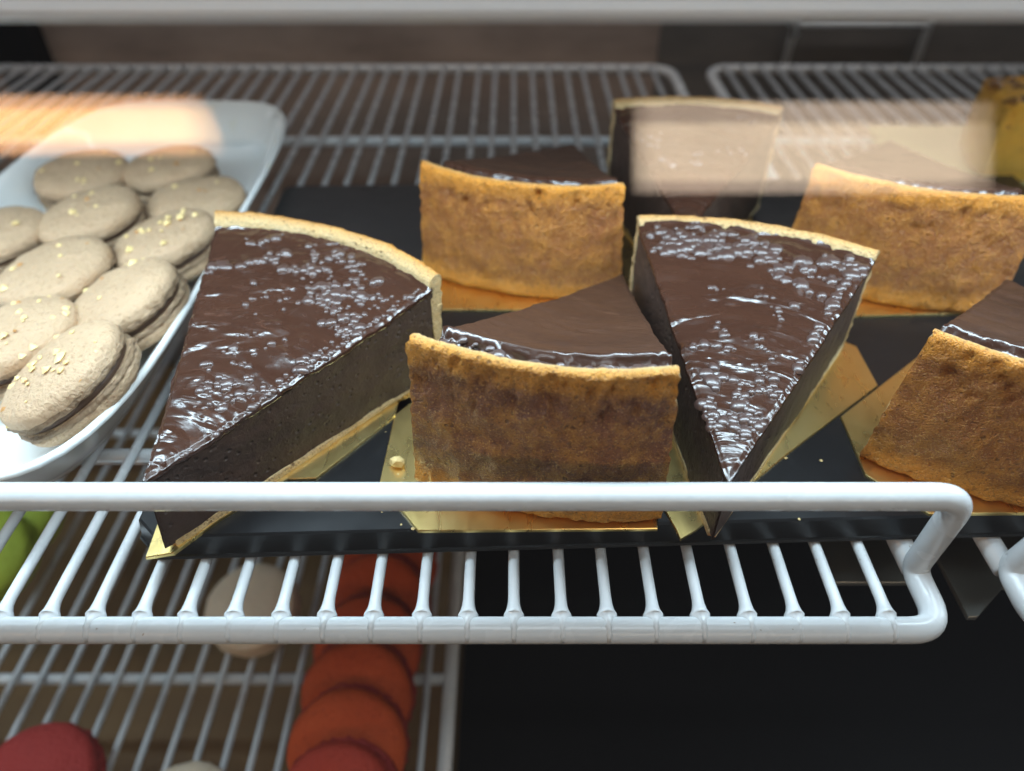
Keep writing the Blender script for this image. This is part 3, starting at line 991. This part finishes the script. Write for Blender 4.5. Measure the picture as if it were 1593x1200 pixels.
MAC = [
    (-0.2440, 0.3960, 0.0185, 3, 0, 10, 'beige macaron at the back of the white plate, touching no rim', 10, 1.0),
    (-0.1985, 0.4060, 0.0180, 0, -4, 40, 'beige macaron at the back of the white plate, beside the bare end of it', 7, 1.0),
    (-0.1690, 0.3640, 0.0185, 0, -3, 80, 'smooth beige macaron with a single toasted nut piece, next to the rim', 2, 0.6),
    (-0.2145, 0.3405, 0.0225, 2, -8, 120, 'beige macaron with three nut pieces in the middle of the plate', 5, 0.7),
    (-0.1655, 0.3120, 0.0245, 0, -14, 200, 'beige macaron speckled with toasted nut bits, leaning on the rim beside the chocolate slice', 18, 0.85),
    (-0.2580, 0.3270, 0.0190, 0, -4, 20, 'beige macaron near the far side rim of the plate', 5, 1.0),
    (-0.2055, 0.2850, 0.0240, 3, -9, 300, 'beige macaron with one large toasted nut crumb near its edge', 5, 0.9),
    (-0.1630, 0.2580, 0.0275, 3, -20, 250, 'beige macaron with two pale nut pieces, leaning on the rim and showing its filling', 12, 1.0),
    (-0.1985, 0.2360, 0.0245, 0, -10, 60, 'beige macaron thickly sprinkled with nut pieces near the front of the plate', 34, 1.0),
    (-0.1640, 0.2090, 0.0290, 4, -26, 330, 'beige macaron tilted at the front corner of the plate, nut pieces along its side', 26, 1.06),
]
for i, (x, y, z, tx, ty, rz, lab, nuts, sp) in enumerate(MAC):
    macaron(x, y, z, tx, ty, rz, lab, k=i % 4, nuts=nuts, seed=i * 5 + 1, spread=sp)

# macarons on the lower shelf
ROW = ['red orange macaron at the front end of the orange row on the lower wire shelf', 'orange macaron resting on the red orange one in the row',
       'orange macaron third along the row from the red orange one', 'orange macaron fourth along the row from the red orange one',
       'orange macaron fifth along the row from the red orange one', 'orange macaron at the rear end of the orange row']
for i, (x, y) in enumerate([(-0.0815, 0.1350), (-0.0820, 0.1620), (-0.0815, 0.1890), (-0.0800, 0.2160), (-0.0780, 0.2440), (-0.0760, 0.2720)]):
    macaron(x, y, -0.1735, 38, (-6, 3, -2, 5, -4, 2)[i], 40 * i, ROW[i], 'red_orange' if i == 0 else 'orange', 'red', 'red', k=i % 4, group='row of orange macarons on the lower shelf', sc=1.14)
macaron(-0.2340, 0.1470, -0.1820, 8, 0, 0, 'red macaron on the lower wire shelf', 'red', 'red', 'red', k=1, group='macarons on the lower shelf', sc=1.1)
macaron(-0.1600, 0.1330, -0.1880, 0, 0, 0, 'white cream macaron on the lower wire shelf beside the red one', 'cream', 'cream', 'cream', k=2, group='macarons on the lower shelf')
macaron(-0.1560, 0.2480, -0.1860, 12, 0, 0, 'pale pinkish cream macaron on the lower wire shelf behind the white one', 'cream', 'cream', 'cream', k=3, group='macarons on the lower shelf', sc=1.05)
macaron(-0.3300, 0.2800, -0.1780, 25, 0, 0, 'lime green macaron leaning in front of the other green one', 'green', 'green', 'green', k=0, group='lime green macarons', sc=1.15)
macaron(-0.3300, 0.3150, -0.1780, 25, 0, 60, 'lime green macaron behind another green one on the lower wire shelf', 'green', 'green', 'green', k=2, group='lime green macarons', sc=1.15)

# crumb on the gold board
V, F = [], []
rnd = random.Random(11)
b = 0
for q in range(26):
    a = 2.4 * q; zz = 1 - 2 * (q + 0.5) / 26; rr = math.sqrt(1 - zz * zz)
    V.append(Vv((rr * math.cos(a), rr * math.sin(a), zz)) * 0.0026 * rnd.uniform(0.7, 1.2))
import bmesh
bm = bmesh.new()
for v in V: bm.verts.new(v)
bmesh.ops.convex_hull(bm, input=bm.verts)
me = bpy.data.meshes.new('m'); bm.to_mesh(me); bm.free()
tag(obj('pastry_crumb', me, M['nut'], None, (-0.0415, 0.1830, ZG + 0.0020)), 'small golden pastry crumb on the gold board beside the dark crust', 'crumb')

rnd = random.Random(21)
V, F = [], []
sp = [(0, 0, 1), (1, 0, 0.15), (0.3, 0.95, 0.1), (-0.8, 0.6, 0.2), (-0.8, -0.6, 0.1), (0.3, -0.95, 0.2), (0, 0, -0.8)]
for k in range(70):
    if k < 35: cxx, cyy, czz = rnd.uniform(-0.11, 0.16), rnd.uniform(0.158, 0.30), ZT
    else: cxx, cyy, czz = rnd.gauss(-0.036, 0.006), rnd.gauss(0.178, 0.012), ZG
    sz = rnd.uniform(0.0002, 0.0007)
    b = len(V)
    for x, y, zz in sp:
        j = rnd.uniform(0.7, 1.3)
        V.append((cxx + x * sz * j, cyy + y * sz * j, czz + sz * 0.6 + zz * sz * 0.7 * j))
    for i in range(1, 6):
        i2 = i % 5 + 1
        F += [(b, b + i, b + i2), (b + 6, b + i2, b + i)]
tag(obj('crumbs', mesh(V, F, False), M['nut']), 'tiny loose pastry crumbs scattered on the black tray and gold board', 'crumbs', kind='stuff')

# ------------------------------------------------------------------ glass front of the case and the lamps mirrored in it
al = R(20)
V, F = [], []
for off in (0.0, 0.005):
    for z in (-0.40, 0.214):
        y = 0.050 + z * math.tan(al) - off / math.cos(al)
        V += [(-0.8, y, z), (0.8, y, z)]
F = [(0, 1, 3, 2), (4, 6, 7, 5), (0, 4, 5, 1), (2, 3, 7, 6), (0, 2, 6, 4), (1, 5, 7, 3)]
g = obj('glass_front', mesh([(x, y - 0.05, z) for x, y, z in V], F, False), M['glass'], None, (0, 0.05, 0))
tag(g, 'sloping clear glass front of the display case with lamp reflections', 'glass')

def lamp(x0, x1, z0, z1, y, mat, label, slats, slant):
    cx_ = 0.5 * (x0 + x1)
    e = empty('wall_lamp', (cx_, y, z0), label, 'lamp')
    H = z1 - z0
    def slat(za, zb, m_, nm):
        w0, w1 = x0 - cx_, x1 - cx_
        ra, rb_ = w1 - slant * (za / H) ** 2, w1 - slant * (zb / H) ** 2
        V = [(w0, -0.002, za), (ra, -0.002, za), (rb_, -0.002, zb), (w0, -0.002, zb), (w0, 0.004, za), (ra, 0.004, za), (rb_, 0.004, zb), (w0, 0.004, zb)]
        F = [(0, 1, 2, 3), (4, 7, 6, 5), (0, 4, 5, 1), (3, 2, 6, 7), (0, 3, 7, 4), (1, 5, 6, 2)]
        obj(nm, mesh(V, F, False), M[m_], e)
    top = 0.78 * H
    for k in range(slats):
        slat(top * k / slats, top * (k + 1) / slats - (0.0025 if slats > 4 else 0.0002), mat if k else mat + '_dim', 'diffuser')  # lowest slat dimmed to fade the mirrored patch downwards
    slat(top + 0.001, H, mat + '_dim', 'ghost_band')  # dim band imitates the faint doubled reflection in the glass
    V, F = box(x0 - cx_, x1 - cx_ - slant * 1.1, -0.05, -0.003, 0.0, H)
    obj('housing', mesh(V, F, False), M['dark'], e)
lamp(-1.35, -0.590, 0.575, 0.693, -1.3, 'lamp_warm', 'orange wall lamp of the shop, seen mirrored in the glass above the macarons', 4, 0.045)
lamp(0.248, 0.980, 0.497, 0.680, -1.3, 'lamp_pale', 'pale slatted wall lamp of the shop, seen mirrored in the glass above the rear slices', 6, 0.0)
